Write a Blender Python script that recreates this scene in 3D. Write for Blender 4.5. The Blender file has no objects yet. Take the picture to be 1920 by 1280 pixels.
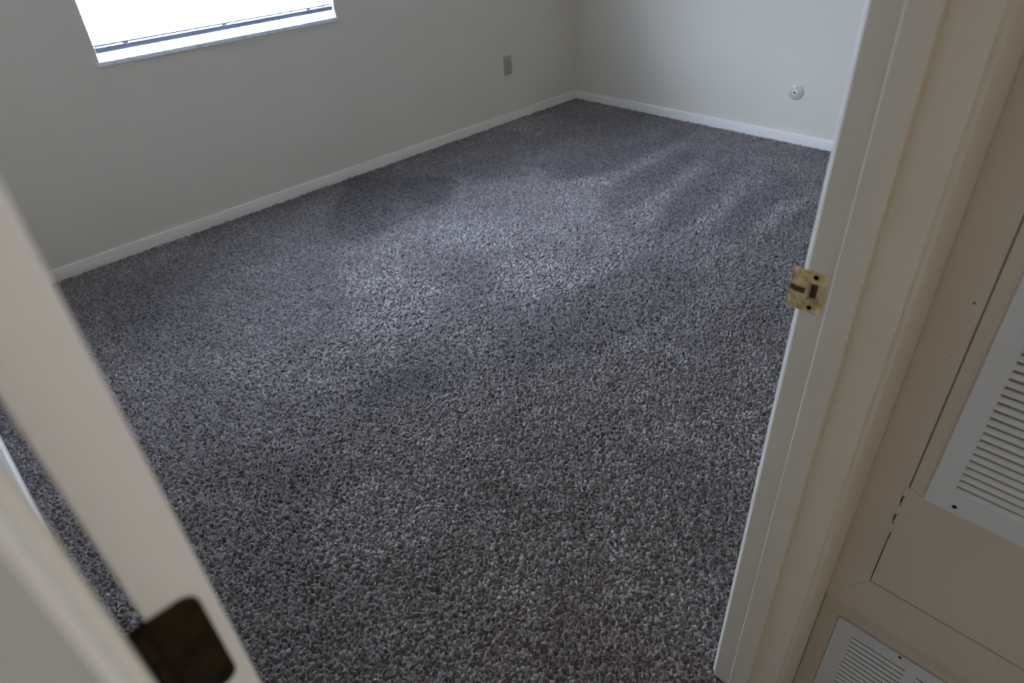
import bpy, bmesh, math, random
import numpy as np
from mathutils import Matrix, Vector

S = bpy.context.scene
C = S.collection
random.seed(7)

# ------------------------------------------------------------------ camera
cam = bpy.data.cameras.new('camera')
cam.sensor_width = 36.0
cam.lens = 1242.7 / 1920 * 36
cam.clip_start = 0.02
cam.dof.use_dof = True
cam.dof.focus_distance = 1.55
cam.dof.aperture_fstop = 3.7
camo = bpy.data.objects.new('camera', cam)
C.objects.link(camo)
camo.matrix_world = Matrix(((0.710444, 0.435699, -0.552662, 0.0),
                            (-0.701760, 0.379537, -0.602896, 0.0),
                            (-0.052925, 0.816161, 0.575396, 1.4),
                            (0, 0, 0, 1)))
S.camera = camo

# ------------------------------------------------------------------ world, daylight, exposure
w = bpy.data.worlds.new('world')
S.world = w
w.use_nodes = True
wn = w.node_tree
bg = wn.nodes['Background']
SKY = 25.0
# overcast sky, brighter towards the north-west where the sun stands behind the cloud, dull ground below
wtc = wn.nodes.new('ShaderNodeTexCoord')
dotn = wn.nodes.new('ShaderNodeVectorMath'); dotn.operation = 'DOT_PRODUCT'
L_ = Vector((-0.68, 0.66, 0.30)).normalized()
dotn.inputs[1].default_value = L_
wn.links.new(wtc.outputs['Generated'], dotn.inputs[0])
mxm = wn.nodes.new('ShaderNodeMath'); mxm.operation = 'MAXIMUM'; mxm.inputs[1].default_value = 0.0
wn.links.new(dotn.outputs['Value'], mxm.inputs[0])
pw = wn.nodes.new('ShaderNodeMath'); pw.operation = 'POWER'; pw.inputs[1].default_value = 3.0
wn.links.new(mxm.outputs[0], pw.inputs[0])
mu = wn.nodes.new('ShaderNodeMath'); mu.operation = 'MULTIPLY_ADD'; mu.inputs[1].default_value = 1.0; mu.inputs[2].default_value = 1.0
wn.links.new(pw.outputs[0], mu.inputs[0])
sep = wn.nodes.new('ShaderNodeSeparateXYZ'); wn.links.new(wtc.outputs['Generated'], sep.inputs[0])
mr = wn.nodes.new('ShaderNodeMapRange'); mr.inputs['From Min'].default_value = -0.06; mr.inputs['From Max'].default_value = 0.04
mr.inputs['To Min'].default_value = 0.45; mr.inputs['To Max'].default_value = 1.0
wn.links.new(sep.outputs['Z'], mr.inputs['Value'])
mm = wn.nodes.new('ShaderNodeMath'); mm.operation = 'MULTIPLY'
wn.links.new(mu.outputs[0], mm.inputs[0]); wn.links.new(mr.outputs['Result'], mm.inputs[1])
ms = wn.nodes.new('ShaderNodeMath'); ms.operation = 'MULTIPLY'; ms.inputs[1].default_value = SKY
wn.links.new(mm.outputs[0], ms.inputs[0]); wn.links.new(ms.outputs[0], bg.inputs['Strength'])
bg.inputs['Color'].default_value = (0.625, 0.785, 1.09, 1)

def area(name, loc, rot, sx, sy, power, col, portal=False):
    l = bpy.data.lights.new(name, 'AREA')
    l.shape = 'RECTANGLE'
    l.size, l.size_y = sx, sy
    l.energy = power
    l.color = col
    if portal:
        l.cycles.is_portal = True
    o = bpy.data.objects.new(name, l)
    C.objects.link(o)
    o.location = loc
    o.rotation_euler = rot
    return o

# daylight guide in the bedroom window opening (adds no light of its own)
area('window_portal', (1.413, 3.56, 1.49), (-math.pi / 2, 0, 0), 1.2, 1.34, 1, (1, 1, 1), True)
# light that reaches the hall from the living room at its far end
area('hall_daylight', (2.0, -1.75, 1.5), (math.pi / 2, 0, math.radians(58)), 1.1, 1.8, 64.0, (1.0, 0.97, 0.935))

S.view_settings.view_transform = 'Standard'
S.view_settings.look = 'None'
S.view_settings.gamma = 1
S.view_settings.exposure = 0.17
S.cycles.max_bounces = 10
S.cycles.diffuse_bounces = 6
S.cycles.transmission_bounces = 8
S.cycles.use_denoising = True
S.cycles.sample_clamp_indirect = 12

# ------------------------------------------------------------------ materials
def mat(name, col, rough=0.5, metal=0.0, bump=0.0, scale=200.0, mottle=0.0, mscale=6.0, col2=None, spec=0.5):
    m = bpy.data.materials.new(name)
    m.use_nodes = True
    nt = m.node_tree
    b = nt.nodes['Principled BSDF']
    b.inputs['Base Color'].default_value = (*col, 1)
    b.inputs['Roughness'].default_value = rough
    b.inputs['Metallic'].default_value = metal
    b.inputs['Specular IOR Level'].default_value = spec
    tc = nt.nodes.new('ShaderNodeTexCoord')
    if mottle > 0:
        n = nt.nodes.new('ShaderNodeTexNoise')
        n.inputs['Scale'].default_value = mscale
        n.inputs['Detail'].default_value = 5
        nt.links.new(tc.outputs['Object'], n.inputs['Vector'])
        r = nt.nodes.new('ShaderNodeValToRGB')
        r.color_ramp.elements[0].position = 0.5 - 0.18
        r.color_ramp.elements[1].position = 0.5 + 0.18
        c2 = col2 or tuple(c * (1 - mottle) for c in col)
        r.color_ramp.elements[0].color = (*c2, 1)
        r.color_ramp.elements[1].color = (*col, 1)
        nt.links.new(n.outputs['Fac'], r.inputs['Fac'])
        nt.links.new(r.outputs['Color'], b.inputs['Base Color'])
    if bump > 0:
        n2 = nt.nodes.new('ShaderNodeTexNoise')
        n2.inputs['Scale'].default_value = scale
        n2.inputs['Detail'].default_value = 4
        nt.links.new(tc.outputs['Object'], n2.inputs['Vector'])
        bp = nt.nodes.new('ShaderNodeBump')
        bp.inputs['Strength'].default_value = bump
        bp.inputs['Distance'].default_value = 0.002
        nt.links.new(n2.outputs['Fac'], bp.inputs['Height'])
        nt.links.new(bp.outputs['Normal'], b.inputs['Normal'])
    return m

M = {}
M['wall'] = mat('wall_paint', (0.77, 0.70, 0.58), 0.85, bump=0.25, scale=260, mottle=0.02, mscale=3, spec=0.3)
M['greypaint'] = mat('cool_grey_paint', (0.36, 0.365, 0.36), 0.6, bump=0.1, scale=60)
M['hallfar'] = mat('unseen_dark_wall', (0.20, 0.15, 0.11), 0.5, mottle=0.3, mscale=12)  # unseen far hall wall, made dark to cut bounce light on the casing
M['hallwall'] = mat('hall_paint', (0.62, 0.60, 0.56), 0.8, bump=0.25, scale=220, spec=0.3)
M['ceil'] = mat('ceiling_paint', (0.86, 0.85, 0.82), 0.9, bump=0.3, scale=120)
M['base'] = mat('baseboard_paint', (0.92, 0.865, 0.77), 0.45, bump=0.08, scale=60)
M['trim'] = mat('cream_gloss_paint', (0.67, 0.62, 0.525), 0.42, bump=0.18, scale=35, mottle=0.04, mscale=9)
M['closet'] = mat('cream_cupboard_paint', (0.56, 0.505, 0.42), 0.45, bump=0.25, scale=90, mottle=0.05, mscale=7)
M['door'] = mat('white_door_paint', (0.73, 0.72, 0.70), 0.5, bump=0.1, scale=40)
M['ljamb'] = mat('off_white_jamb_paint', (0.68, 0.65, 0.59), 0.85, bump=0.1, scale=40, spec=0.15)
M['grille'] = mat('white_enamel', (0.60, 0.62, 0.64), 0.35, bump=0.03, scale=80)
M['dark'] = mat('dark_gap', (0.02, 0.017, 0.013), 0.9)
M['duct'] = mat('brown_grey_backing', (0.22, 0.20, 0.17), 0.8)  # brown-grey sheet behind the louvres
M['bronze'] = mat('aged_bronze', (0.022, 0.015, 0.011), 0.38, 0.85, bump=0.3, scale=120, mottle=1, mscale=55, col2=(0.055, 0.036, 0.014))
M['brass'] = mat('worn_brass', (0.90, 0.72, 0.36), 0.4, 0.65, bump=0.35, scale=150, mottle=1, mscale=90, col2=(0.40, 0.28, 0.10))
M['dark_brown'] = mat('dark_brown_metal', (0.10, 0.06, 0.045), 0.5, 0.6)
M['wood'] = mat('raw_wood', (0.42, 0.36, 0.32), 0.8, mottle=0.5, mscale=80)
M['outlet'] = mat('almond_plastic', (0.46, 0.42, 0.29), 0.4)
M['jack'] = mat('ivory_plastic', (0.66, 0.555, 0.435), 0.35)
M['hole'] = mat('black_hole', (0.006, 0.006, 0.006), 0.9, spec=0.0)
M['vinyl'] = mat('white_vinyl', (0.85, 0.86, 0.87), 0.7, spec=0.2)
M['steel'] = mat('steel', (0.5, 0.5, 0.5), 0.35, 1.0)
M['rail'] = mat('blind_rail_paint', (0.42, 0.47, 0.60), 0.35)

# marble sill
m = bpy.data.materials.new('grey_veined_marble'); m.use_nodes = True
nt = m.node_tree; b = nt.nodes['Principled BSDF']
tc = nt.nodes.new('ShaderNodeTexCoord')
n = nt.nodes.new('ShaderNodeTexNoise'); n.inputs['Scale'].default_value = 9; n.inputs['Detail'].default_value = 8; n.inputs['Distortion'].default_value = 1.6
nt.links.new(tc.outputs['Object'], n.inputs['Vector'])
r = nt.nodes.new('ShaderNodeValToRGB')
r.color_ramp.elements[0].position = 0.36; r.color_ramp.elements[0].color = (0.74, 0.78, 0.80, 1)
r.color_ramp.elements[1].position = 0.48; r.color_ramp.elements[1].color = (0.96, 0.97, 0.97, 1)
nt.links.new(n.outputs['Fac'], r.inputs['Fac']); nt.links.new(r.outputs['Color'], b.inputs['Base Color'])
b.inputs['Roughness'].default_value = 0.25
M['marble'] = m

# translucent blind slats
m = bpy.data.materials.new('translucent_slat'); m.use_nodes = True
nt = m.node_tree; nt.nodes.remove(nt.nodes['Principled BSDF'])
d = nt.nodes.new('ShaderNodeBsdfDiffuse'); d.inputs['Color'].default_value = (0.85, 0.87, 0.9, 1)
t = nt.nodes.new('ShaderNodeBsdfTranslucent'); t.inputs['Color'].default_value = (0.85, 0.90, 0.97, 1)
mx = nt.nodes.new('ShaderNodeMixShader'); mx.inputs[0].default_value = 0.5
nt.links.new(d.outputs[0], mx.inputs[1]); nt.links.new(t.outputs[0], mx.inputs[2])
nt.links.new(mx.outputs[0], nt.nodes['Material Output'].inputs['Surface'])
M['slat'] = m

# window glass: thin, clear
m = bpy.data.materials.new('window_glass'); m.use_nodes = True
nt = m.node_tree; nt.nodes.remove(nt.nodes['Principled BSDF'])
tr = nt.nodes.new('ShaderNodeBsdfTransparent'); tr.inputs['Color'].default_value = (0.95, 0.95, 0.95, 1)
gl = nt.nodes.new('ShaderNodeBsdfGlossy'); gl.inputs['Roughness'].default_value = 0.02
mx = nt.nodes.new('ShaderNodeMixShader'); mx.inputs[0].default_value = 0.06
nt.links.new(tr.outputs[0], mx.inputs[1]); nt.links.new(gl.outputs[0], mx.inputs[2])
nt.links.new(mx.outputs[0], nt.nodes['Material Output'].inputs['Surface'])
M['glass'] = m

# carpet: heathered yarns
m = bpy.data.materials.new('heathered_carpet_yarn'); m.use_nodes = True
nt = m.node_tree; b = nt.nodes['Principled BSDF']
at_ = nt.nodes.new('ShaderNodeAttribute'); at_.attribute_name = 'yarn'
r = nt.nodes.new('ShaderNodeValToRGB')
cr = r.color_ramp
cr.elements[0].position = 0.0; cr.elements[0].color = (0.045, 0.034, 0.024, 1)
cr.elements[1].position = 1.0; cr.elements[1].color = (0.58, 0.525, 0.49, 1)
e = cr.elements.new(0.35); e.color = (0.15, 0.124, 0.105, 1)
e = cr.elements.new(0.7); e.color = (0.265, 0.23, 0.207, 1)
nt.links.new(at_.outputs['Fac'], r.inputs['Fac'])
nt.links.new(r.outputs['Color'], b.inputs['Base Color'])
b.inputs['Roughness'].default_value = 0.9
b.inputs['Specular IOR Level'].default_value = 0.2
b.inputs['Sheen Weight'].default_value = 0.45
b.inputs['Sheen Roughness'].default_value = 0.5
b.inputs['Sheen Tint'].default_value = (0.8, 0.8, 0.9, 1)
tc = nt.nodes.new('ShaderNodeTexCoord')
n2 = nt.nodes.new('ShaderNodeTexNoise'); n2.inputs['Scale'].default_value = 420; n2.inputs['Detail'].default_value = 2
nt.links.new(tc.outputs['Object'], n2.inputs['Vector'])
bp = nt.nodes.new('ShaderNodeBump'); bp.inputs['Strength'].default_value = 0.5; bp.inputs['Distance'].default_value = 0.002
nt.links.new(n2.outputs['Fac'], bp.inputs['Height']); nt.links.new(bp.outputs['Normal'], b.inputs['Normal'])
M['carpet'] = m

# ------------------------------------------------------------------ helpers
def box(bm, x0, x1, y0, y1, z0, z1, bev=0.0, seg=2):
    vs = [bm.verts.new((x, y, z)) for z in (z0, z1) for y in (y0, y1) for x in (x0, x1)]
    fs = [(0, 2, 3, 1), (4, 5, 7, 6), (0, 1, 5, 4), (2, 6, 7, 3), (0, 4, 6, 2), (1, 3, 7, 5)]
    faces = [bm.faces.new([vs[i] for i in f]) for f in fs]
    if bev > 0:
        es = {e for f in faces for e in f.edges}
        bmesh.ops.bevel(bm, geom=list(es), offset=bev, segments=seg, affect='EDGES', profile=0.5)

def prism(bm, pts, axis, a, b_):
    """polygon pts (2D) extruded along axis: 'z' -> pts (x,y); 'x' -> (y,z); 'y' -> (x,z)"""
    def P(p, t):
        return {'z': (p[0], p[1], t), 'x': (t, p[0], p[1]), 'y': (p[0], t, p[1])}[axis]
    A = [bm.verts.new(P(p, a)) for p in pts]
    B = [bm.verts.new(P(p, b_)) for p in pts]
    n_ = len(pts)
    f = [bm.faces.new(A), bm.faces.new(list(reversed(B)))]
    for i in range(n_):
        f.append(bm.faces.new([A[i], B[i], B[(i + 1) % n_], A[(i + 1) % n_]]))
    bmesh.ops.recalc_face_normals(bm, faces=f)

def cyl(bm, c, r, axis, h, seg=24, r2=None):
    r2 = r if r2 is None else r2
    pa, pb = [], []
    for i in range(seg):
        a = 2 * math.pi * i / seg
        u, v = math.cos(a), math.sin(a)
        for lst, rr, t in ((pa, r, 0), (pb, r2, h)):
            p = {'x': (c[0] + t, c[1] + rr * u, c[2] + rr * v), 'y': (c[0] + rr * u, c[1] + t, c[2] + rr * v),
                 'z': (c[0] + rr * u, c[1] + rr * v, c[2] + t)}[axis]
            lst.append(bm.verts.new(p))
    f = [bm.faces.new(pa), bm.faces.new(list(reversed(pb)))]
    for i in range(seg):
        f.append(bm.faces.new([pa[i], pb[i], pb[(i + 1) % seg], pa[(i + 1) % seg]]))
    bmesh.ops.recalc_face_normals(bm, faces=f)

def lathe(bm, c, prof, axis='x', seg=40):
    """prof: list of (t, r) along axis"""
    rings = []
    for t, rr in prof:
        ring = []
        for i in range(seg):
            a = 2 * math.pi * i / seg
            u, v = math.cos(a) * rr, math.sin(a) * rr
            p = {'x': (c[0] + t, c[1] + u, c[2] + v), 'y': (c[0] + u, c[1] + t, c[2] + v), 'z': (c[0] + u, c[1] + v, c[2] + t)}[axis]
            ring.append(bm.verts.new(p))
        rings.append(ring)
    f = []
    for k in range(len(rings) - 1):
        for i in range(seg):
            f.append(bm.faces.new([rings[k][i], rings[k + 1][i], rings[k + 1][(i + 1) % seg], rings[k][(i + 1) % seg]]))
    f.append(bm.faces.new(rings[0])); f.append(bm.faces.new(rings[-1]))
    bmesh.ops.recalc_face_normals(bm, faces=f)

def rrect(x0, x1, y0, y1, r, n_=6, corners=(1, 1, 1, 1)):
    """rounded rectangle; corners: BL, BR, TR, TL"""
    out = []
    for k, (cx, cy, a0) in enumerate(((x0 + r, y0 + r, math.pi), (x1 - r, y0 + r, 1.5 * math.pi), (x1 - r, y1 - r, 0), (x0 + r, y1 - r, 0.5 * math.pi))):
        if corners[k]:
            for i in range(n_ + 1):
                a = a0 + 0.5 * math.pi * i / n_
                out.append((cx + r * math.cos(a), cy + r * math.sin(a)))
        else:
            out.append(((x0, x1, x1, x0)[k], (y0, y0, y1, y1)[k]))
    return out

def obj(name, bm, material, parent=None, smooth=False, kind=None, label=None, cat=None, group=None):
    me = bpy.data.meshes.new(name)
    bm.to_mesh(me); bm.free()
    me.materials.append(material)
    if smooth:
        for p in me.polygons: p.use_smooth = True
        me.set_sharp_from_angle(angle=math.radians(35))
    o = bpy.data.objects.new(name, me)
    C.objects.link(o)
    if parent:
        o.parent = parent
        o.matrix_parent_inverse = Matrix.Translation(-parent.matrix_basis.translation)
    tag(o, label, cat, group, kind)
    return o

def tag(o, label=None, cat=None, group=None, kind=None):
    if label: o['label'] = label
    if cat: o['category'] = cat
    if group: o['group'] = group
    if kind: o['kind'] = kind
    return o

def empty(name, loc=(0, 0, 0), label=None, cat=None, kind=None):
    o = bpy.data.objects.new(name, None)
    C.objects.link(o)
    o.location = loc
    o.empty_display_size = 0.1
    return tag(o, label, cat, None, kind)

def nb(): return bmesh.new()

# ------------------------------------------------------------------ dimensions
XE, YN, XW = 3.905, 3.377, -0.135      # end wall, window wall, west wall
YS, YH = 0.2775, 0.160                 # doorway wall: room face, hall face
JX, LX = 0.769, -0.0186                # jamb faces
H = 2.40
DH = 2.04                              # opening height
WX0, WX1, WZ0, WZ1 = 0.827, 1.998, 0.822, 2.16

# ------------------------------------------------------------------ room shell
bm = nb(); box(bm, XW - 1.3, XE + 0.15, -2.7, YN + 0.2, -0.12, -0.012)
obj('floor', bm, M['dark'], kind='structure')
bm = nb(); box(bm, XW - 1.3, XE + 0.15, -2.6, YN + 0.2, H, H + 0.1)
obj('ceiling', bm, M['ceil'], kind='structure')
# window wall with opening
bm = nb()
T = 0.16
box(bm, XW - 0.12, WX0, YN, YN + T, -0.012, H)
box(bm, WX1, XE + 0.12, YN, YN + T, -0.012, H)
box(bm, WX0, WX1, YN, YN + T, -0.012, WZ0)
box(bm, WX0, WX1, YN, YN + T, WZ1, H)
obj('wall_north', bm, M['wall'], kind='structure')
bm = nb(); box(bm, XE, XE + 0.12, YS, YN, -0.012, H)
obj('wall_east', bm, M['wall'], kind='structure')
bm = nb(); box(bm, XW - 0.12, XW, YS, YN, -0.012, H)
obj('wall_west', bm, M['wall'], kind='structure')
# doorway wall
bm = nb()
box(bm, XW - 0.12, LX - 0.02, YH, YS, 0.004, H)
box(bm, JX + 0.02, XE + 0.12, YH, YS, 0.004, H)
box(bm, LX - 0.02, JX + 0.02, YH, YS, DH + 0.02, H)
obj('wall_south', bm, M['wall'], kind='structure')
# hall enclosure
bm = nb(); box(bm, -1.30, -1.20, -2.6, YH, -0.012, H)
obj('wall_hall_west', bm, M['hallwall'], kind='structure')
bm = nb(); box(bm, -1.20, XW - 0.12, YH, YH + 0.1, -0.012, H)
obj('wall_hall_north', bm, M['greypaint'], kind='structure')
bm = nb(); box(bm, -1.30, 2.3, -2.7, -2.6, -0.012, H)
obj('wall_hall_south', bm, M['hallfar'], kind='structure')
bm = nb(); box(bm, 2.2, 2.3, -2.6, -0.62, -0.012, H)
box(bm, 0.84, 2.3, -0.68, -0.62, -0.012, H)
box(bm, 0.855, 0.95, -0.62, YH, 2.12, H)
box(bm, 0.90, 0.95, -0.62, YH, -0.012, 2.12)
obj('wall_hall_east', bm, M['hallwall'], kind='structure')

# ------------------------------------------------------------------ baseboards
def baseboard(name, x0, x1, y0, y1, h=0.056):
    bm = nb(); box(bm, x0, x1, y0, y1, -0.012, h, 0.003, 3)
    obj(name, bm, M['base'], smooth=True, kind='structure')
bt = 0.011
baseboard('baseboard_north', XW, XE, YN - bt, YN)
baseboard('baseboard_east', XE - bt, XE, YS, YN - bt)
baseboard('baseboard_west', XW, XW + bt, YS, YN - bt)
baseboard('baseboard_south', JX + 0.07, XE - bt, YS, YS + bt)

# ------------------------------------------------------------------ doorway: jambs, stops, casings
# right jamb with a latch pocket behind the strike plate
def wavy_strip(bm, x, y, z0, z1, r, seed):
    """slightly irregular rounded paint edge running up a corner"""
    rnd = random.Random(seed)
    n_ = 90; k = 8
    rings = []
    off = 0.0
    for i in range(n_ + 1):
        z = z0 + (z1 - z0) * i / n_
        off = off * 0.7 + rnd.uniform(-1, 1) * r * 0.16
        ring = []
        for j in range(k):
            a = 2 * math.pi * j / k
            ring.append(bm.verts.new((x + (r + off * .6) * math.cos(a), y + (r + off * .6) * math.sin(a), z)))
        rings.append(ring)
    for i in range(n_):
        for j in range(k):
            bm.faces.new([rings[i][j], rings[i][(j + 1) % k], rings[i + 1][(j + 1) % k], rings[i + 1][j]])

# pocket
PY0, PY1, PZ0, PZ1 = 0.2538, 0.2713, 0.9297, 0.9555
frame = empty('trim_1', (JX, YS, 0), kind='structure')
bm = nb()
full = rrect(JX, JX + 0.0195, YH, YS, 0.0018, 3, (1, 0, 0, 1))
prism(bm, full, 'z', 0.001, PZ0)
prism(bm, full, 'z', PZ1, DH)
box(bm, JX, JX + 0.0195, YH, PY0, PZ0, PZ1)
box(bm, JX, JX + 0.0195, PY1, YS, PZ0, PZ1)
box(bm, JX + 0.013, JX + 0.0195, PY0, PY1, PZ0, PZ1)
obj('jamb', bm, M['trim'], frame, smooth=True, kind='structure')
bm = nb()
wavy_strip(bm, JX + 0.0010, YS - 0.0004, 0.001, DH, 0.0013, 3)
obj('lit_paint_edge', bm, M['base'], frame, smooth=True, kind='structure')  # lighter paint on the bead stands in for the window-lit edge highlight
bm = nb()
prism(bm, rrect(JX - 0.0120, JX, 0.2064, 0.2412, 0.0022, 4, (1, 0, 0, 1)), 'z', 0.001, DH - 0.01)
obj('stop', bm, M['trim'], frame, smooth=True, kind='structure')
bm = nb()
wavy_strip(bm, JX - 0.0108, 0.2400, 0.001, DH, 0.0013, 5)
obj('lit_paint_edge', bm, M['base'], frame, smooth=True, kind='structure')  # edge highlight of the stop, put into the lighter bead colour
# casings (clamshell section)
def casing(bm, xin, s, yface, t, z1, wdt=0.057):
    """s=+1 casing grows towards +x from xin; t=+1 stands proud towards +y"""
    pts = [(xin, yface), (xin, yface + t * 0.0062), (xin + s * 0.003, yface + t * 0.0078), (xin + s * 0.02, yface + t * 0.0115),
           (xin + s * 0.045, yface + t * 0.0142), (xin + s * (wdt - 0.003), yface + t * 0.0145), (xin + s * wdt, yface + t * 0.012), (xin + s * wdt, yface)]
    prism(bm, pts, 'z', 0.001, z1)
bm = nb()
prism(bm, [(JX + 0.0040, YS), (JX + 0.0040, YS + 0.0010), (JX + 0.0060, YS + 0.0038), (JX + 0.0068, YS + 0.0040), (JX + 0.0085, YS + 0.0066), (JX + 0.0105, YS + 0.0084), (JX + 0.03, YS + 0.0120),
           (JX + 0.050, YS + 0.0142), (JX + 0.058, YS + 0.0145), (JX + 0.061, YS + 0.012), (JX + 0.061, YS)], 'z', 0.001, DH + 0.06)
obj('casing', bm, M['base'], frame, smooth=True, kind='structure')
bm = nb(); casing(bm, JX + 0.005, 1, YH, -1, DH + 0.06)
obj('casing', bm, M['trim'], frame, smooth=True, kind='structure')

framel = empty('trim_2', (LX, YS, 0), kind='structure')
bm = nb()
prism(bm, rrect(LX - 0.0195, LX, YH, YS, 0.0018, 3, (0, 1, 1, 0)), 'z', 0.001, DH)
obj('jamb', bm, M['ljamb'], framel, smooth=True, kind='structure')
bm = nb()
prism(bm, rrect(LX, LX + 0.0024, 0.2070, 0.2420, 0.001, 3, (0, 1, 1, 0)), 'z', 0.001, DH - 0.01)
obj('stop', bm, M['ljamb'], framel, smooth=True, kind='structure')
bm = nb(); casing(bm, LX - 0.0045, -1, YS, 1, DH + 0.06)
obj('casing', bm, M['base'], framel, smooth=True, kind='structure')
bm = nb(); casing(bm, LX - 0.0018, -1, YH, -1, DH + 0.06)
obj('casing', bm, M['greypaint'], framel, smooth=True, kind='structure')

framet = empty('trim_3', (0.37, YS, DH), kind='structure')
bm = nb(); box(bm, LX - 0.0195, JX + 0.0195, YH, YS, DH, DH + 0.0195)
obj('head_jamb', bm, M['trim'], framet, kind='structure')
bm = nb(); box(bm, LX - 0.062, JX + 0.062, YH - 0.0145, YH, DH + 0.005, DH + 0.062, 0.003)
obj('casing', bm, M['trim'], framet, kind='structure')
bm = nb(); box(bm, LX - 0.062, JX + 0.062, YS, YS + 0.0145, DH + 0.005, DH + 0.062, 0.003)
obj('casing', bm, M['base'], framet, kind='structure')

# ------------------------------------------------------------------ open bedroom door, seen on its hinge edge
DX0, DX1, DY0 = -0.0091, 0.0258, 0.2890
door = empty('door_1', (DX0, DY0, 0.015), kind='structure')
bm = nb(); box(bm, DX0, DX1, DY0, DY0 + 0.775, 0.018, 2.03, 0.0015, 2)
obj('door_panel', bm, M['door'], door, smooth=True, kind='structure')

def hinge(z0, z1, fancy):
    root_bm = nb()
    yl = DY0
    # leaf let into the door edge, proud by 1.2 mm
    prism(root_bm, rrect(DX0 - 0.004, 0.0176, z0, z1, 0.0095, 6, (0, 1, 1, 0)), 'y', yl - 0.0022, yl + 0.0008)
    h = obj('hinge', root_bm, M['bronze'], door, smooth=True, label='dark aged bronze hinge leaf on the door edge')
    # barrel
    b2 = nb()
    px, py = -0.0148, yl - 0.004
    L = (z1 - z0) / 5
    for i in range(5):
        lathe(b2, (px, py, z0 + i * L + 0.0003), [(0, 0.0048), (0.0005, 0.0053), (L - 0.0011, 0.0053), (L - 0.0006, 0.0048)], 'z', 24)
    for i in (0, 2, 4):
        box(b2, px, DX0, py + 0.0016, py + 0.0034, z0 + i * L + 0.0006, z0 + (i + 1) * L - 0.0006)
    obj('hinge_barrel', b2, M['bronze'], h, smooth=True)
    if fancy:
        for (sx, sz) in ((0.0085, z1 - 0.018), (0.0012, (z0 + z1) / 2), (0.0085, z0 + 0.018)):
            b3 = nb(); lathe(b3, (sx, yl - 0.0022, sz), [(0, 0.0042), (-0.0007, 0.0038), (-0.0010, 0.002), (-0.0010, 0.0005)], 'y', 20)
            obj('screw', b3, M['bronze'], h, smooth=True)
hinge(1.0064, 1.0904, True)
hinge(0.19, 0.274, True)
hinge(1.76, 1.844, False)
# knobs at the far edge
for s, x in ((1, DX1), (-1, DX0)):
    bm = nb()
    lathe(bm, (x, DY0 + 0.715, 0.945), [(0, 0.030), (s * 0.004, 0.030), (s * 0.008, 0.012), (s * 0.022, 0.011), (s * 0.030, 0.021), (s * 0.042, 0.024), (s * 0.050, 0.018), (s * 0.052, 0.006)], 'x', 32)
    obj('door_knob', bm, M['brass'], door, smooth=True)

# ------------------------------------------------------------------ strike plate on the right jamb
sp = empty('strike_plate', (JX - 0.001, 0.262, 0.9424), 'worn brass strike plate screwed to the cream door jamb, its lip over the room edge', 'strike plate')
SX = JX - 0.0013
y0, y1, z0, z1 = 0.2495, 0.2745, 0.9136, 0.9714
bm = nb()
# plate as a frame round the latch hole, built of cells
def cells(bm, ys, zs, skip, xa, xb):
    for i in range(len(ys) - 1):
        for j in range(len(zs) - 1):
            if (i, j) in skip: continue
            box(bm, xa, xb, ys[i], ys[i + 1], zs[j], zs[j + 1])
r_ = 0.004
def plate_half(bm, za, zb, top):
    # strip above or below the latch hole, with rounded hall-side corner
    pts = rrect(y0, y1, za, zb, r_, 5, (0, 0, 0, 1) if top else (1, 0, 0, 0))
    prism(bm, pts, 'x', SX, JX - 0.0001)
plate_half(bm, PZ1, z1, True)
plate_half(bm, z0, PZ0, False)
box(bm, SX, JX - 0.0001, y0, PY0, PZ0, PZ1)
box(bm, SX, JX - 0.0001, PY1, y1, PZ0, PZ1)
obj('plate', bm, M['brass'], sp)
# curved lip, two tongues with a dark brown groove between them
def lip(bm, za, zb, inset, rc=None):
    n_ = 12
    top, bot = [], []
    for i in range(n_ + 1):
        t = i / n_
        y = y1 + t * (0.2962 - y1)
        x = SX + inset + 0.0035 * max(0, (t - 0.35) / 0.65) ** 2
        zz0, zz1 = za, zb
        if rc and t > 0.8:
            q = (t - 0.8) / 0.2
            d = 0.004 * (1 - math.sqrt(max(0, 1 - q * q)))
            if rc == 'top': zz1 -= d
            else: zz0 += d
        top.append((x, y, zz0, zz1))
    A = [[bm.verts.new((x + dx, y, z)) for (x, y, a, b_) in top for z in (a, b_)] for dx in (0, 0.0012)]
    f = []
    for k in range(n_):
        for L_, fl in ((A[0], 0), (A[1], 1)):
            f.append(bm.faces.new([L_[2 * k], L_[2 * k + 1], L_[2 * k + 3], L_[2 * k + 2]]))
        for e_ in (0, 1):
            f.append(bm.faces.new([A[0][2 * k + e_], A[0][2 * k + 2 + e_], A[1][2 * k + 2 + e_], A[1][2 * k + e_]]))
    for k in (0, n_):
        f.append(bm.faces.new([A[0][2 * k], A[0][2 * k + 1], A[1][2 * k + 1], A[1][2 * k]]))
    bmesh.ops.recalc_face_normals(bm, faces=f)
bm = nb()
lip(bm, 0.9462, z1, 0, 'top')
lip(bm, z0, 0.9375, 0, 'bottom')
obj('lip', bm, M['brass'], sp, smooth=True)
bm = nb(); lip(bm, 0.9370, 0.9467, 0.0007)
obj('lip_groove', bm, M['dark_brown'], sp, smooth=True, label='dark brown groove across the lip')
for zz in (0.9652, 0.9208):
    bm = nb(); lathe(bm, (SX, 0.2645, zz), [(0, 0.0034), (-0.0006, 0.0032), (-0.0008, 0.002), (-0.0006, 0.0004)], 'x', 20)
    obj('screw', bm, M['hole'], sp, smooth=True, label='black screw head')
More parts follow.
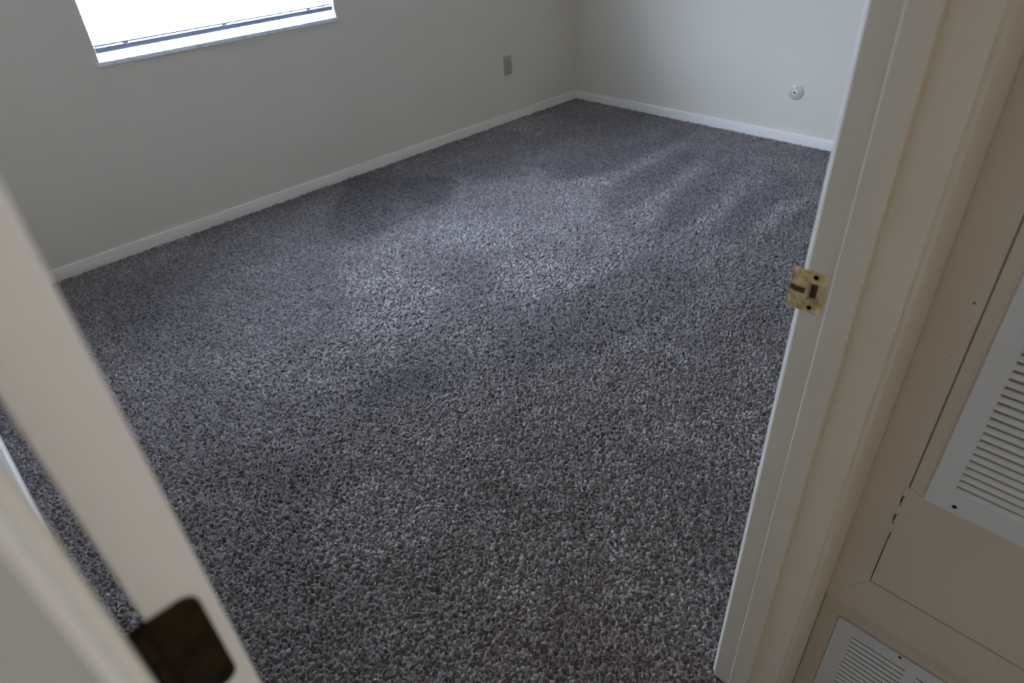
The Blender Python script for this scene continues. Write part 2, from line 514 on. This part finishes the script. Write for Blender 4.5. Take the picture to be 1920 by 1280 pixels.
# latch pocket lining, a pale part and a dark brown part
bm = nb()
box(bm, JX + 0.0085, JX + 0.0125, PY0 + 0.0003, PY0 + 0.0088, PZ0 + 0.0003, PZ1 - 0.0003)
obj('pocket_wood', bm, M['jack'], sp)
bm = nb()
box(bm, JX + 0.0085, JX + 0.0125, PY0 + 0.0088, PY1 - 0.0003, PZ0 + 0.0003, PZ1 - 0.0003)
obj('pocket_dark_wood', bm, M['dark_brown'], sp)

# ------------------------------------------------------------------ furnace cupboard beside the doorway
CX = 0.832
A = (0.1452, 0.3536); B = (0.0938, 0.4403)
g = 0.00035
tr4 = empty('trim_4', (CX, 0.12, 0.35), kind='structure')
bm = nb()
prism(bm, [(A[0], A[1] + g), (B[0], B[1] + g), (B[0], 2.12), (A[0], 2.12)], 'x', CX, CX + 0.018)
box(bm, CX + 0.0002, CX + 0.018, A[0], YH - 0.0002, -0.01, 2.12)
obj('stile', bm, M['closet'], tr4, kind='structure')
bm = nb()
prism(bm, [(A[0], A[1]), (B[0], B[1] - g), (-0.62, B[1] - g), (-0.62, A[1])], 'x', CX, CX + 0.018)
obj('rail', bm, M['closet'], tr4, kind='structure')
bm = nb(); box(bm, CX + 0.020, CX + 0.026, -0.62, 0.1452, 0.30, 2.12)
obj('backing', bm, M['dark'], tr4, kind='structure')
bm = nb(); cyl(bm, (CX - 0.0002, 0.1048, 0.9621), 0.0016, 'x', 0.001, 12)
cyl(bm, (CX - 0.0002, 0.1075, 0.885), 0.0008, 'x', 0.001, 10)
obj('nail_hole', bm, M['dark'], tr4, kind='structure')

# cupboard door
cd = empty('cupboard_door', (CX, 0.09, 0.442), 'cream painted flush cupboard door with a white louvred vent, right of the doorway', 'cupboard door')
ys, zs = 0.0920, 0.4428
bm = nb()
oy1, oz0, oy0, oz1 = 0.0432, 0.6895, -0.41, 1.225
def grille_frame(bm, xa, xb, Y0, Y1, Z0, Z1, cols, rows):
    """frame face with openings cols [(a,b)], z-range rows (a,b)"""
    box(bm, xa, xb, Y0, Y1, Z0, rows[0], 0.0)
    box(bm, xa, xb, Y0, Y1, rows[1], Z1, 0.0)
    e_ = Y0
    for (a, b_) in sorted(cols):
        box(bm, xa, xb, e_, a, rows[0], rows[1]); e_ = b_
    box(bm, xa, xb, e_, Y1, rows[0], rows[1])
grille_frame(bm, CX - 0.0006, CX + 0.0185, -0.56, ys, zs, 2.09, [(oy0 - 0.002, oy1 + 0.002)], (oz0 - 0.002, oz1 + 0.002))
obj('door_panel', bm, M['closet'], cd)
# wide grey-white vent grille
GX0 = CX - 0.0046
gy1, gz0, gy0, gz1 = 0.0717, 0.6540, -0.44, 1.26
vg = nb(); grille_frame(vg, GX0, CX - 0.0007, gy0, gy1, gz0, gz1, [(oy0, oy1)], (oz0, oz1))
vent = obj('vent_grille', vg, M['grille'], cd, label='white enamelled vent grille with wide sloping louvres')
bm = nb()
pitch = 0.01224
k = 0
z = oz0
while z < oz1 - 0.004:
    # sloping louvre: top edge at the back, bottom edge at the face
    pts = [(GX0 + 0.0004, z + 0.0009), (GX0 + 0.0004, z + 0.0001), (GX0 + 0.0010, z), (GX0 + 0.0056, z + 0.0058), (GX0 + 0.0050, z + 0.0066)]
    prism(bm, pts, 'y', oy0, oy1)
    z += pitch
obj('louvres', bm, M['grille'], vent)
bm = nb(); box(bm, CX + 0.0120, CX + 0.0125, oy0 - 0.001, oy1 + 0.001, oz0 - 0.001, oz1 + 0.001)
obj('grille_backing', bm, M['duct'], vent)
for (yy, zz) in ((0.0358, 0.6662), (0.0358, 1.243)):
    bm = nb(); cyl(bm, (GX0 - 0.0003, yy, zz), 0.0031, 'x', 0.001, 24)
    obj('screw', bm, M['hole'], vent, label='black screw hole')
# painted-over hinge
hg = nb()
prism(hg, [(0.0905, 0.560), (0.0715, 0.570), (0.0718, 0.6535), (0.0910, 0.6594)], 'x', CX - 0.0011, CX - 0.0004)
hg_o = obj('hinge', hg, M['closet'], cd, label='painted-over butterfly hinge')
bm = nb()
hz0, hz1 = 0.5610, 0.6590
L5 = (hz1 - hz0) / 5
for i in range(5):
    za, zb = hz0 + i * L5 + 0.0006, hz0 + (i + 1) * L5 - 0.0006
    if i % 2 == 0:
        box(bm, CX - 0.0014, CX + 0.001, 0.0915, 0.0970, za, zb, 0.0006, 2)
    else:
        box(bm, CX - 0.0012, CX + 0.001, 0.0905, 0.0944, za, zb, 0.0005, 2)
obj('hinge_barrel', bm, M['closet'], hg_o, smooth=True)
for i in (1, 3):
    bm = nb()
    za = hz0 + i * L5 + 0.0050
    box(bm, CX - 0.0005, CX + 0.0005, 0.0944, 0.0968, za, za + L5 - 0.0060)  # dark pad on the stile, painted shade of the notch between knuckles
    obj('hinge_gap_shade', bm, M['dark'], hg_o)
bm = nb(); cyl(bm, (CX - 0.0001, 0.0945, hz0 + 0.001), 0.0009, 'z', hz1 - hz0 - 0.002, 12)
obj('hinge_pin', bm, M['dark_brown'], hg_o, smooth=True)

# recessed lower panel with a return-air grille
LX0 = 0.8500
def yz(ry, rz): return ry * LX0, 1.4 - rz * LX0
gy_, gz_ = yz(0.1367, 1.2996)
tr5 = empty('trim_5', (LX0, 0.1, 0.0), kind='structure')
bm = nb(); box(bm, LX0 + 0.006, LX0 + 0.012, -0.62, 0.1598, 0.0, 0.39)
obj('backing', bm, M['dark'], tr5, kind='structure')
bm = nb(); box(bm, LX0, LX0 + 0.0058, -0.62, 0.158, gz_ + 0.0035, 0.37, 0.0004, 1)
obj('top_board', bm, M['closet'], tr5, kind='structure')
bm = nb(); box(bm, LX0, LX0 + 0.0058, gy_ + 0.0008, 0.158, 0.001, gz_ + 0.0030, 0.0004, 1)
obj('side_board', bm, M['closet'], tr5, kind='structure')
bm = nb(); box(bm, LX0 - 0.010, LX0 + 0.0058, -0.5, 0.158, 0.001, 0.052, 0.001, 1)
obj('toe_board', bm, M['closet'], tr5, kind='structure')
bm = nb(); box(bm, CX + 0.0002, LX0, 0.1453, 0.1590, 0.001, 0.3536)
obj('recess_side', bm, M['closet'], tr5, kind='structure')

rg = empty('return_air_grille', (LX0, gy_, gz_), 'small white return-air grille with fine slots low in the cream cupboard recess', 'vent grille')
RX = LX0 - 0.0010
lz1, lz0, ly1, ly0 = gz_, 0.06, gy_, -0.30
ya = yz(0.1007, 1.3353); yb = yz(-0.0023, 1.3317); yc = yz(-0.0235, 1.3303)
cols = [(yb[0], ya[0]), (yc[0] - 0.0877, yc[0]), (yc[0] - 0.193, yc[0] - 0.1055)]
slot_top = ya[1] + 0.0005
bm = nb(); grille_frame(bm, RX, LX0 + 0.0050, ly0, ly1, lz0, lz1, cols, (0.090, slot_top))
obj('grille_frame', bm, M['grille'], rg)
bm = nb()
z = slot_top - 0.0130
while z > 0.080:
    for (a, b_) in cols:
        pts = [(RX + 0.0001, z + 0.0006), (RX + 0.0002, z), (RX + 0.0008, z), (RX + 0.0030, z + 0.0072), (RX + 0.0024, z + 0.0076)]
        prism(bm, pts, 'y', a, b_)
    z -= 0.0130
obj('louvres', bm, M['grille'], rg)
bm = nb(); box(bm, LX0 + 0.0051, LX0 + 0.0056, ly0 + .02, ly1 - .02, 0.088, slot_top + 0.002)
obj('grille_backing', bm, M['duct'], rg)
sy_, sz_ = yz(0.0153, 1.3057)
for yy in (sy_, sy_ - 0.185):
    bm = nb(); lathe(bm, (RX, yy, sz_), [(0, 0.0036), (-0.0005, 0.0034), (-0.0007, 0.0016), (-0.0004, 0.0004)], 'x', 20)
    sc_ = obj('screw', bm, M['steel'], rg, smooth=True, label='small steel screw')
    bm = nb(); cyl(bm, (RX - 0.0011, yy - 0.0004, sz_ - 0.0006), 0.0014, 'x', 0.0006, 12)
    obj('screw_recess', bm, M['hole'], sc_)
bm = nb(); box(bm, RX - 0.0008, RX + 0.0002, 0.0282, 0.0296, slot_top - 0.0250, slot_top - 0.0060)
obj('damper_tab', bm, M['closet'], rg, label='small cream damper tab')

# ------------------------------------------------------------------ window, sill, blind
win = empty('window_1', (1.41, YN, WZ0), kind='structure')
bm = nb(); box(bm, WX0 - 0.0125, WX1 + 0.012, YN - 0.012, YN + 0.105, WZ0, WZ0 + 0.0185, 0.002, 2)
obj('window_sill', bm, M['marble'], win, smooth=True, kind='structure', label='grey veined marble window sill')
zs_ = WZ0 + 0.0185
fy0, fy1 = YN + 0.105, YN + 0.15
bm = nb()
box(bm, WX0, WX1, fy0, fy1, WZ0, zs_ + 0.030, 0.002)
box(bm, WX0, WX1, fy0, fy1, WZ1 - 0.05, WZ1, 0.002)
box(bm, WX0, WX0 + 0.04, fy0, fy1, zs_ + 0.030, WZ1 - 0.05, 0.002)
box(bm, WX1 - 0.04, WX1, fy0, fy1, zs_ + 0.030, WZ1 - 0.05, 0.002)
box(bm, WX0 + 0.04, WX1 - 0.04, fy0 + 0.005, fy1 - 0.005, 1.46, 1.50, 0.002)
obj('window_frame', bm, M['vinyl'], win, smooth=True, kind='structure')
bm = nb(); box(bm, WX0 + 0.04, WX1 - 0.04, fy0 + 0.02, fy0 + 0.024, zs_ + 0.030, WZ1 - 0.05)
obj('pane', bm, M['glass'], win, kind='structure')
for xx in (1.187, 1.247):
    bm = nb(); cyl(bm, (xx, fy0 - 0.0004, 0.8492), 0.0028, 'y', 0.001, 16)
    obj('screw_hole', bm, M['hole'], win, kind='structure')

bl = empty('venetian_blind', (1.41, YN + 0.014, 2.13), 'lowered white mini blind with closed slats glowing over the window', 'window blind')
bx0, bx1 = WX0 + 0.004, WX1 - 0.008
by = YN + 0.017
bm = nb(); box(bm, bx0, bx1, by - 0.012, by + 0.014, 2.12, 2.155, 0.002)
obj('head_rail', bm, M['vinyl'], bl, smooth=True)
bm = nb()
z = 0.9180
ang = math.radians(42)
while z < 2.11:
    n_ = 5; prev = None
    for i in range(n_ + 1):
        t = (i / n_ - 0.5) * 0.025
        cv = 0.0016 * (1 - (2 * i / n_ - 1) ** 2)
        y = by + t * math.cos(ang) - cv * math.sin(ang)
        zz = z + t * math.sin(ang) + cv * math.cos(ang)
        cur = (bm.verts.new((bx0, y, zz)), bm.verts.new((bx1, y, zz)))
        if prev: bm.faces.new([prev[0], prev[1], cur[1], cur[0]])
        prev = cur
    z += 0.0205
o = obj('slats', bm, M['slat'], bl, smooth=True)
bm = nb()
prism(bm, rrect(by - 0.0125, by + 0.0125, 0.8715, 0.8925, 0.004, 4), 'x', bx0, bx1)
obj('bottom_rail', bm, M['rail'], bl, smooth=True, label='blue-grey bottom rail')
bm = nb(); box(bm, bx0, bx1, by - 0.0125, by + 0.0125, 0.8968, 0.9045, 0.001)
obj('stacked_slats', bm, M['rail'], bl, smooth=True)
for xx in (0.9586, 1.4071, 1.8553):
    bm = nb()
    for yy in (by - 0.0135, by + 0.0130):
        box(bm, xx - 0.0012, xx + 0.0012, yy, yy + 0.0006, 0.885, 2.12)
    obj('ladder_cord', bm, M['vinyl'], bl)
    bm = nb(); box(bm, xx - 0.011, xx + 0.011, by - 0.0138, by - 0.004, 0.8880, 0.8960, 0.0012)
    obj('cord_clip', bm, M['slat'], bl, smooth=True)

# ------------------------------------------------------------------ outlet on the window wall
ol = empty('outlet', (3.217, YN, 0.362), 'almond duplex power outlet on the grey window wall near the corner', 'outlet')
bm = nb(); box(bm, 3.1815, 3.2525, YN - 0.005, YN, 0.302, 0.422, 0.002, 2)
obj('cover_plate', bm, M['outlet'], ol, smooth=True)
for zz in (0.3425, 0.3815):
    bm = nb(); prism(bm, rrect(3.2005, 3.2335, zz - 0.0140, zz + 0.0140, 0.010, 6), 'y', YN - 0.0066, YN - 0.0048)
    s_ = obj('socket', bm, M['outlet'], ol, smooth=True)
    bm = nb()
    for dx in (-0.0064, 0.0064):
        box(bm, 3.217 + dx - 0.001, 3.217 + dx + 0.001, YN - 0.0069, YN - 0.0065, zz - 0.001, zz + 0.008)
    cyl(bm, (3.217, YN - 0.0069, zz - 0.0075), 0.0024, 'y', 0.0004, 12)
    obj('socket_slot', bm, M['hole'], s_)
bm = nb(); cyl(bm, (3.217, YN - 0.0058, 0.362), 0.003, 'y', 0.001, 14)
obj('screw', bm, M['steel'], ol)

# ------------------------------------------------------------------ round jack plate on the end wall
jk = empty('cable_outlet', (XE, 1.7005, 0.2868), 'round ivory cable outlet with a black centre hole on the pale end wall', 'cable outlet')
bm = nb(); lathe(bm, (XE, 1.7005, 0.2868), [(0, 0.0440), (-0.003, 0.0435), (-0.0065, 0.038), (-0.0095, 0.026), (-0.0105, 0.018)], 'x', 48)
obj('cover_plate', bm, M['jack'], jk, smooth=True)
bm = nb(); lathe(bm, (XE - 0.0100, 1.7005, 0.2868), [(0, 0.0165), (-0.004, 0.0155), (-0.0055, 0.011), (-0.0055, 0.006)], 'x', 36)
obj('collar', bm, M['vinyl'], jk, smooth=True)
bm = nb(); cyl(bm, (XE - 0.0164, 1.7025, 0.2868), 0.0062, 'x', 0.001, 20)
obj('socket_hole', bm, M['hole'], jk)
bm = nb(); lathe(bm, (XE - 0.0080, 1.7045, 0.3178), [(0, 0.006), (-0.0025, 0.0052), (-0.0035, 0.002)], 'x', 20)
obj('screw', bm, M['vinyl'], jk, smooth=True, label='white screw head')

# ------------------------------------------------------------------ carpet
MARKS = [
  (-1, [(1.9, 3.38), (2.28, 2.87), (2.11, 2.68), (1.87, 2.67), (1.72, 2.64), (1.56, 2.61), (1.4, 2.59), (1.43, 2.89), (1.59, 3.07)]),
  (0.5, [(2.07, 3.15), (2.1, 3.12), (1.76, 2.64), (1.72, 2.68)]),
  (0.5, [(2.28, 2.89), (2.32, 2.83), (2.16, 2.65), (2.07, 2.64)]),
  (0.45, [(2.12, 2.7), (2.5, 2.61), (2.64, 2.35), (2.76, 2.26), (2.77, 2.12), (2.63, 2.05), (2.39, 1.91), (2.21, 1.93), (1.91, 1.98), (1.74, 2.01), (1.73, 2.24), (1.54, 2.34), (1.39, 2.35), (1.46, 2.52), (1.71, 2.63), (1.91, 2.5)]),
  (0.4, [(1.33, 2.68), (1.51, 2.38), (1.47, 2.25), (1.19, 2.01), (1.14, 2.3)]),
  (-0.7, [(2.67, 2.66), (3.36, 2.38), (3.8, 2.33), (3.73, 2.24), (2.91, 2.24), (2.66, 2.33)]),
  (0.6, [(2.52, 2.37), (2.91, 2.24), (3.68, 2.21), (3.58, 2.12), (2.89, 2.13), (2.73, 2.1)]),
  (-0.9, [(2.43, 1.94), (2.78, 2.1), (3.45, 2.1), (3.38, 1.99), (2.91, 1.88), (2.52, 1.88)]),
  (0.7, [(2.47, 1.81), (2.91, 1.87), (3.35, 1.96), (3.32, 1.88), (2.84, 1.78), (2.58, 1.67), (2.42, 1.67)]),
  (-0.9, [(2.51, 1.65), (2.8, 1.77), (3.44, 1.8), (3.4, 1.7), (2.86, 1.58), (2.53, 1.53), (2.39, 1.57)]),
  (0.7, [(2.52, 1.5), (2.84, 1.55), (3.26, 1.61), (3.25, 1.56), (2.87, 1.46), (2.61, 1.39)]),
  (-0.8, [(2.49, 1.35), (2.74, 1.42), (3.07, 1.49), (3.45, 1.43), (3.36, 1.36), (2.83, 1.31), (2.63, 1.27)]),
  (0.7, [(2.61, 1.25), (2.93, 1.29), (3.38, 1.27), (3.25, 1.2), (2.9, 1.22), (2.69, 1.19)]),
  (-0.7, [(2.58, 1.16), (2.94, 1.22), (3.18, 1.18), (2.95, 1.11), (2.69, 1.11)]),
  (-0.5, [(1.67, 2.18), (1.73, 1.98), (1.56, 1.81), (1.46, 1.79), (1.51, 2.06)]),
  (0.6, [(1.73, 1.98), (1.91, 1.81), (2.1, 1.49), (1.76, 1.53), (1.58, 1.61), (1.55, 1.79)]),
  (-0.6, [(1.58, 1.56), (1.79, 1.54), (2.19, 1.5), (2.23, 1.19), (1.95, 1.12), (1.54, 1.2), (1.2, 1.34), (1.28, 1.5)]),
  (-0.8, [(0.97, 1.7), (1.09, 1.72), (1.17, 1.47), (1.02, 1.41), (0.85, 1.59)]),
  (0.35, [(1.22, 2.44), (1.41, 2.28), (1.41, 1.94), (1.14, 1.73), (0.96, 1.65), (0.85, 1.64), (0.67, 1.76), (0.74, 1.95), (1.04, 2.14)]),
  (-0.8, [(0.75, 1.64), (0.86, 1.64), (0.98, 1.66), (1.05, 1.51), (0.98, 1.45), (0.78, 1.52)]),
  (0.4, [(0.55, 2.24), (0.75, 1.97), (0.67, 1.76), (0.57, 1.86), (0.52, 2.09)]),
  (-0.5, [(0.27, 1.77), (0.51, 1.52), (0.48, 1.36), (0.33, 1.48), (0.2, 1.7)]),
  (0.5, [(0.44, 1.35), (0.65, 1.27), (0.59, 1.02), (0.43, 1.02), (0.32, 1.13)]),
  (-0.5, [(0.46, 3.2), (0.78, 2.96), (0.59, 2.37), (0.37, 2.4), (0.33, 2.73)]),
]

def carpet():
    rng = np.random.default_rng(11)
    # nap map: which way the vacuum laid the pile, on a 2 cm raster
    rs = 0.02
    gx = np.arange(XW - 0.1, XE + 0.2, rs); gy = np.arange(-2.5, YN + 0.2, rs)
    GX, GY = np.meshgrid(gx, gy, indexing='ij')
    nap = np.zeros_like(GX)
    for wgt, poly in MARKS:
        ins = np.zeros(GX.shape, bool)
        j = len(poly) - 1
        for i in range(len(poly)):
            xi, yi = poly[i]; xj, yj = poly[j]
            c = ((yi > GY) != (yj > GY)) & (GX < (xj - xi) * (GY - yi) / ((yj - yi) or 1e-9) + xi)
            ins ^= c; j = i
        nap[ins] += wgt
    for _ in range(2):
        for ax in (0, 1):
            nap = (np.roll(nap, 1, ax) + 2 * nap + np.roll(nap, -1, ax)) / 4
    # soft random unevenness
    for step, amp in ((24, 0.16), (9, 0.16), (4, 0.12)):
        q = rng.normal(size=(GX.shape[0] // step + 3, GX.shape[1] // step + 3))
        fx = np.arange(GX.shape[0]) / step; fy = np.arange(GX.shape[1]) / step
        ix = fx.astype(int); iy = fy.astype(int); tx = (fx - ix)[:, None]; ty = (fy - iy)[None, :]
        tx = tx * tx * (3 - 2 * tx); ty = ty * ty * (3 - 2 * ty)
        nap += amp * ((q[ix][:, iy] * (1 - tx) + q[ix + 1][:, iy] * tx) * (1 - ty) + (q[ix][:, iy + 1] * (1 - tx) + q[ix + 1][:, iy + 1] * tx) * ty)
    # vertex grid, finer towards the doorway
    def axis(a, b, s0, s1, l0, l1):
        out = [a]
        while out[-1] < b:
            t = min(1, max(0, (out[-1] - l0) / (l1 - l0)))
            out.append(out[-1] + s0 + (s1 - s0) * t)
        out[-1] = b
        return np.array(out)
    X = axis(XW, XE, 0.0021, 0.0046, 0.9, 3.4)
    Y = np.concatenate([axis(-2.4, 0.12, 0.012, 0.012, 0, 1)[:-1], axis(0.12, YN, 0.0021, 0.0046, 0.9, 3.2)])
    nx, ny = len(X), len(Y)
    PX, PY = np.meshgrid(X, Y, indexing='ij')
    PX = PX.ravel(); PY = PY.ravel()
    # warp so that tufts do not line up
    wx = PX + 0.0016 * np.sin(PY * 310 + 3 * np.sin(PX * 170)); wy = PY + 0.0016 * np.sin(PX * 290 + 3 * np.sin(PY * 190))
    s = 0.0061
    cx = np.floor(wx / s).astype(np.int64); cy = np.floor(wy / s).astype(np.int64)
    cx0, cy0 = cx.min() - 1, cy.min() - 1
    shp = (cx.max() - cx0 + 3, cy.max() - cy0 + 3)
    jx = rng.random(shp).astype(np.float32); jy = rng.random(shp).astype(np.float32)
    top = rng.normal(0, 0.0021, shp).astype(np.float32)
    el = rng.random(shp).astype(np.float32) * np.pi
    tone = rng.random(shp).astype(np.float32)
    best = np.full(PX.shape, -1.0); bt_ = np.zeros(PX.shape)
    for dx in (-1, 0, 1):
        for dy in (-1, 0, 1):
            ax, ay = cx + dx - cx0, cy + dy - cy0
            ux = wx - (cx + dx + jx[ax, ay]) * s; uy = wy - (cy + dy + jy[ax, ay]) * s
            e_ = el[ax, ay]; ca, sa = np.cos(e_), np.sin(e_)
            p = ux * ca + uy * sa; q = -ux * sa + uy * ca
            d2 = (p / 1.35) ** 2 + (q * 1.25) ** 2
            h = top[ax, ay] - d2 * 450.0
            m_ = h > best
            best[m_] = h[m_]; bt_[m_] = tone[ax, ay][m_]
    Z = np.maximum(best, -0.0095)
    fi = np.clip((PX - gx[0]) / rs, 0, len(gx) - 2); fj = np.clip((PY - gy[0]) / rs, 0, len(gy) - 2)
    ii = fi.astype(int); jj = fj.astype(int); a = fi - ii; b_ = fj - jj
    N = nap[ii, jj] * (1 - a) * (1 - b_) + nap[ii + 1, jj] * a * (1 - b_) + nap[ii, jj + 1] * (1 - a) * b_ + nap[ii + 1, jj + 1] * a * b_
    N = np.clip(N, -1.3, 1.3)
    # clumped yarn: slightly higher and lower tufts in patches of a centimetre or two
    q = rng.normal(size=(420, 420))
    def val(f, sx):
        u = (PX + 0.4 * PY - gx[0]) / sx; v = (PY - 0.3 * PX - gy[0] + 2) / (sx * 0.8)
        iu = np.floor(u).astype(int); iv = np.floor(v).astype(int); tu = u - iu; tv = v - iv
        tu = tu * tu * (3 - 2 * tu); tv = tv * tv * (3 - 2 * tv)
        g_ = lambda a_, b2: q[a_ % 420, b2 % 420]
        return (g_(iu, iv) * (1 - tu) + g_(iu + 1, iv) * tu) * (1 - tv) + (g_(iu, iv + 1) * (1 - tu) + g_(iu + 1, iv + 1) * tu) * tv
    Z = Z + 0.0013 * val(0, 0.014)
    # laid pile: tops lean away from or towards the window, flatter where brushed up
    lean = (Z + 0.006) * NAP_LEAN * N
    VX = np.clip(PX + 0.25 * lean, XW, XE); VY = np.clip(PY + lean, -2.4, YN)
    Z = Z + 0.0004 * N
    co = np.stack([VX, VY, Z], 1).astype(np.float32)
    tonev = np.clip(0.13 + 0.7 * bt_ + NAP_SHEEN_TONE * N, 0, 1).astype(np.float32)  # sheen of the vacuum-laid pile is painted into the yarn tone
    i0 = (np.arange(nx - 1)[:, None] * ny + np.arange(ny - 1)[None, :]).ravel()
    quads = np.stack([i0, i0 + ny, i0 + ny + 1, i0 + 1], 1)
    # no carpet under the cupboard, the hall wall or the doorway wall
    cxq, cyq = PX[quads[:, 0]], PY[quads[:, 0]]
    quads = quads[~(((cxq > 0.834) & (cyq < YS)) | (((cxq > JX + 0.015) | (cxq < LX - 0.018)) & (cyq > YH) & (cyq < YS)))]
    used = np.zeros(len(co), bool); used[quads.ravel()] = True
    remap = np.cumsum(used) - 1
    quads = remap[quads].astype(np.int32)
    co = co[used]; tonev = tonev[used]
    me = bpy.data.meshes.new('carpet')
    me.vertices.add(len(co)); me.vertices.foreach_set('co', co.ravel())
    me.loops.add(quads.size); me.loops.foreach_set('vertex_index', quads.ravel())
    me.polygons.add(len(quads)); me.polygons.foreach_set('loop_start', np.arange(0, quads.size, 4, dtype=np.int32))
    me.polygons.foreach_set('use_smooth', np.ones(len(quads), bool))
    me.update(calc_edges=True)
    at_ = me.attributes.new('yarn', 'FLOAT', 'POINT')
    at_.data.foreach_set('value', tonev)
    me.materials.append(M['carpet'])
    o = bpy.data.objects.new('carpet', me); C.objects.link(o)
    tag(o, 'grey-brown heathered cut pile carpet with brushed vacuum marks covering the room floor', 'carpet', None, 'stuff')
NAP_LEAN = -0.45
NAP_SHEEN_TONE = 0.28
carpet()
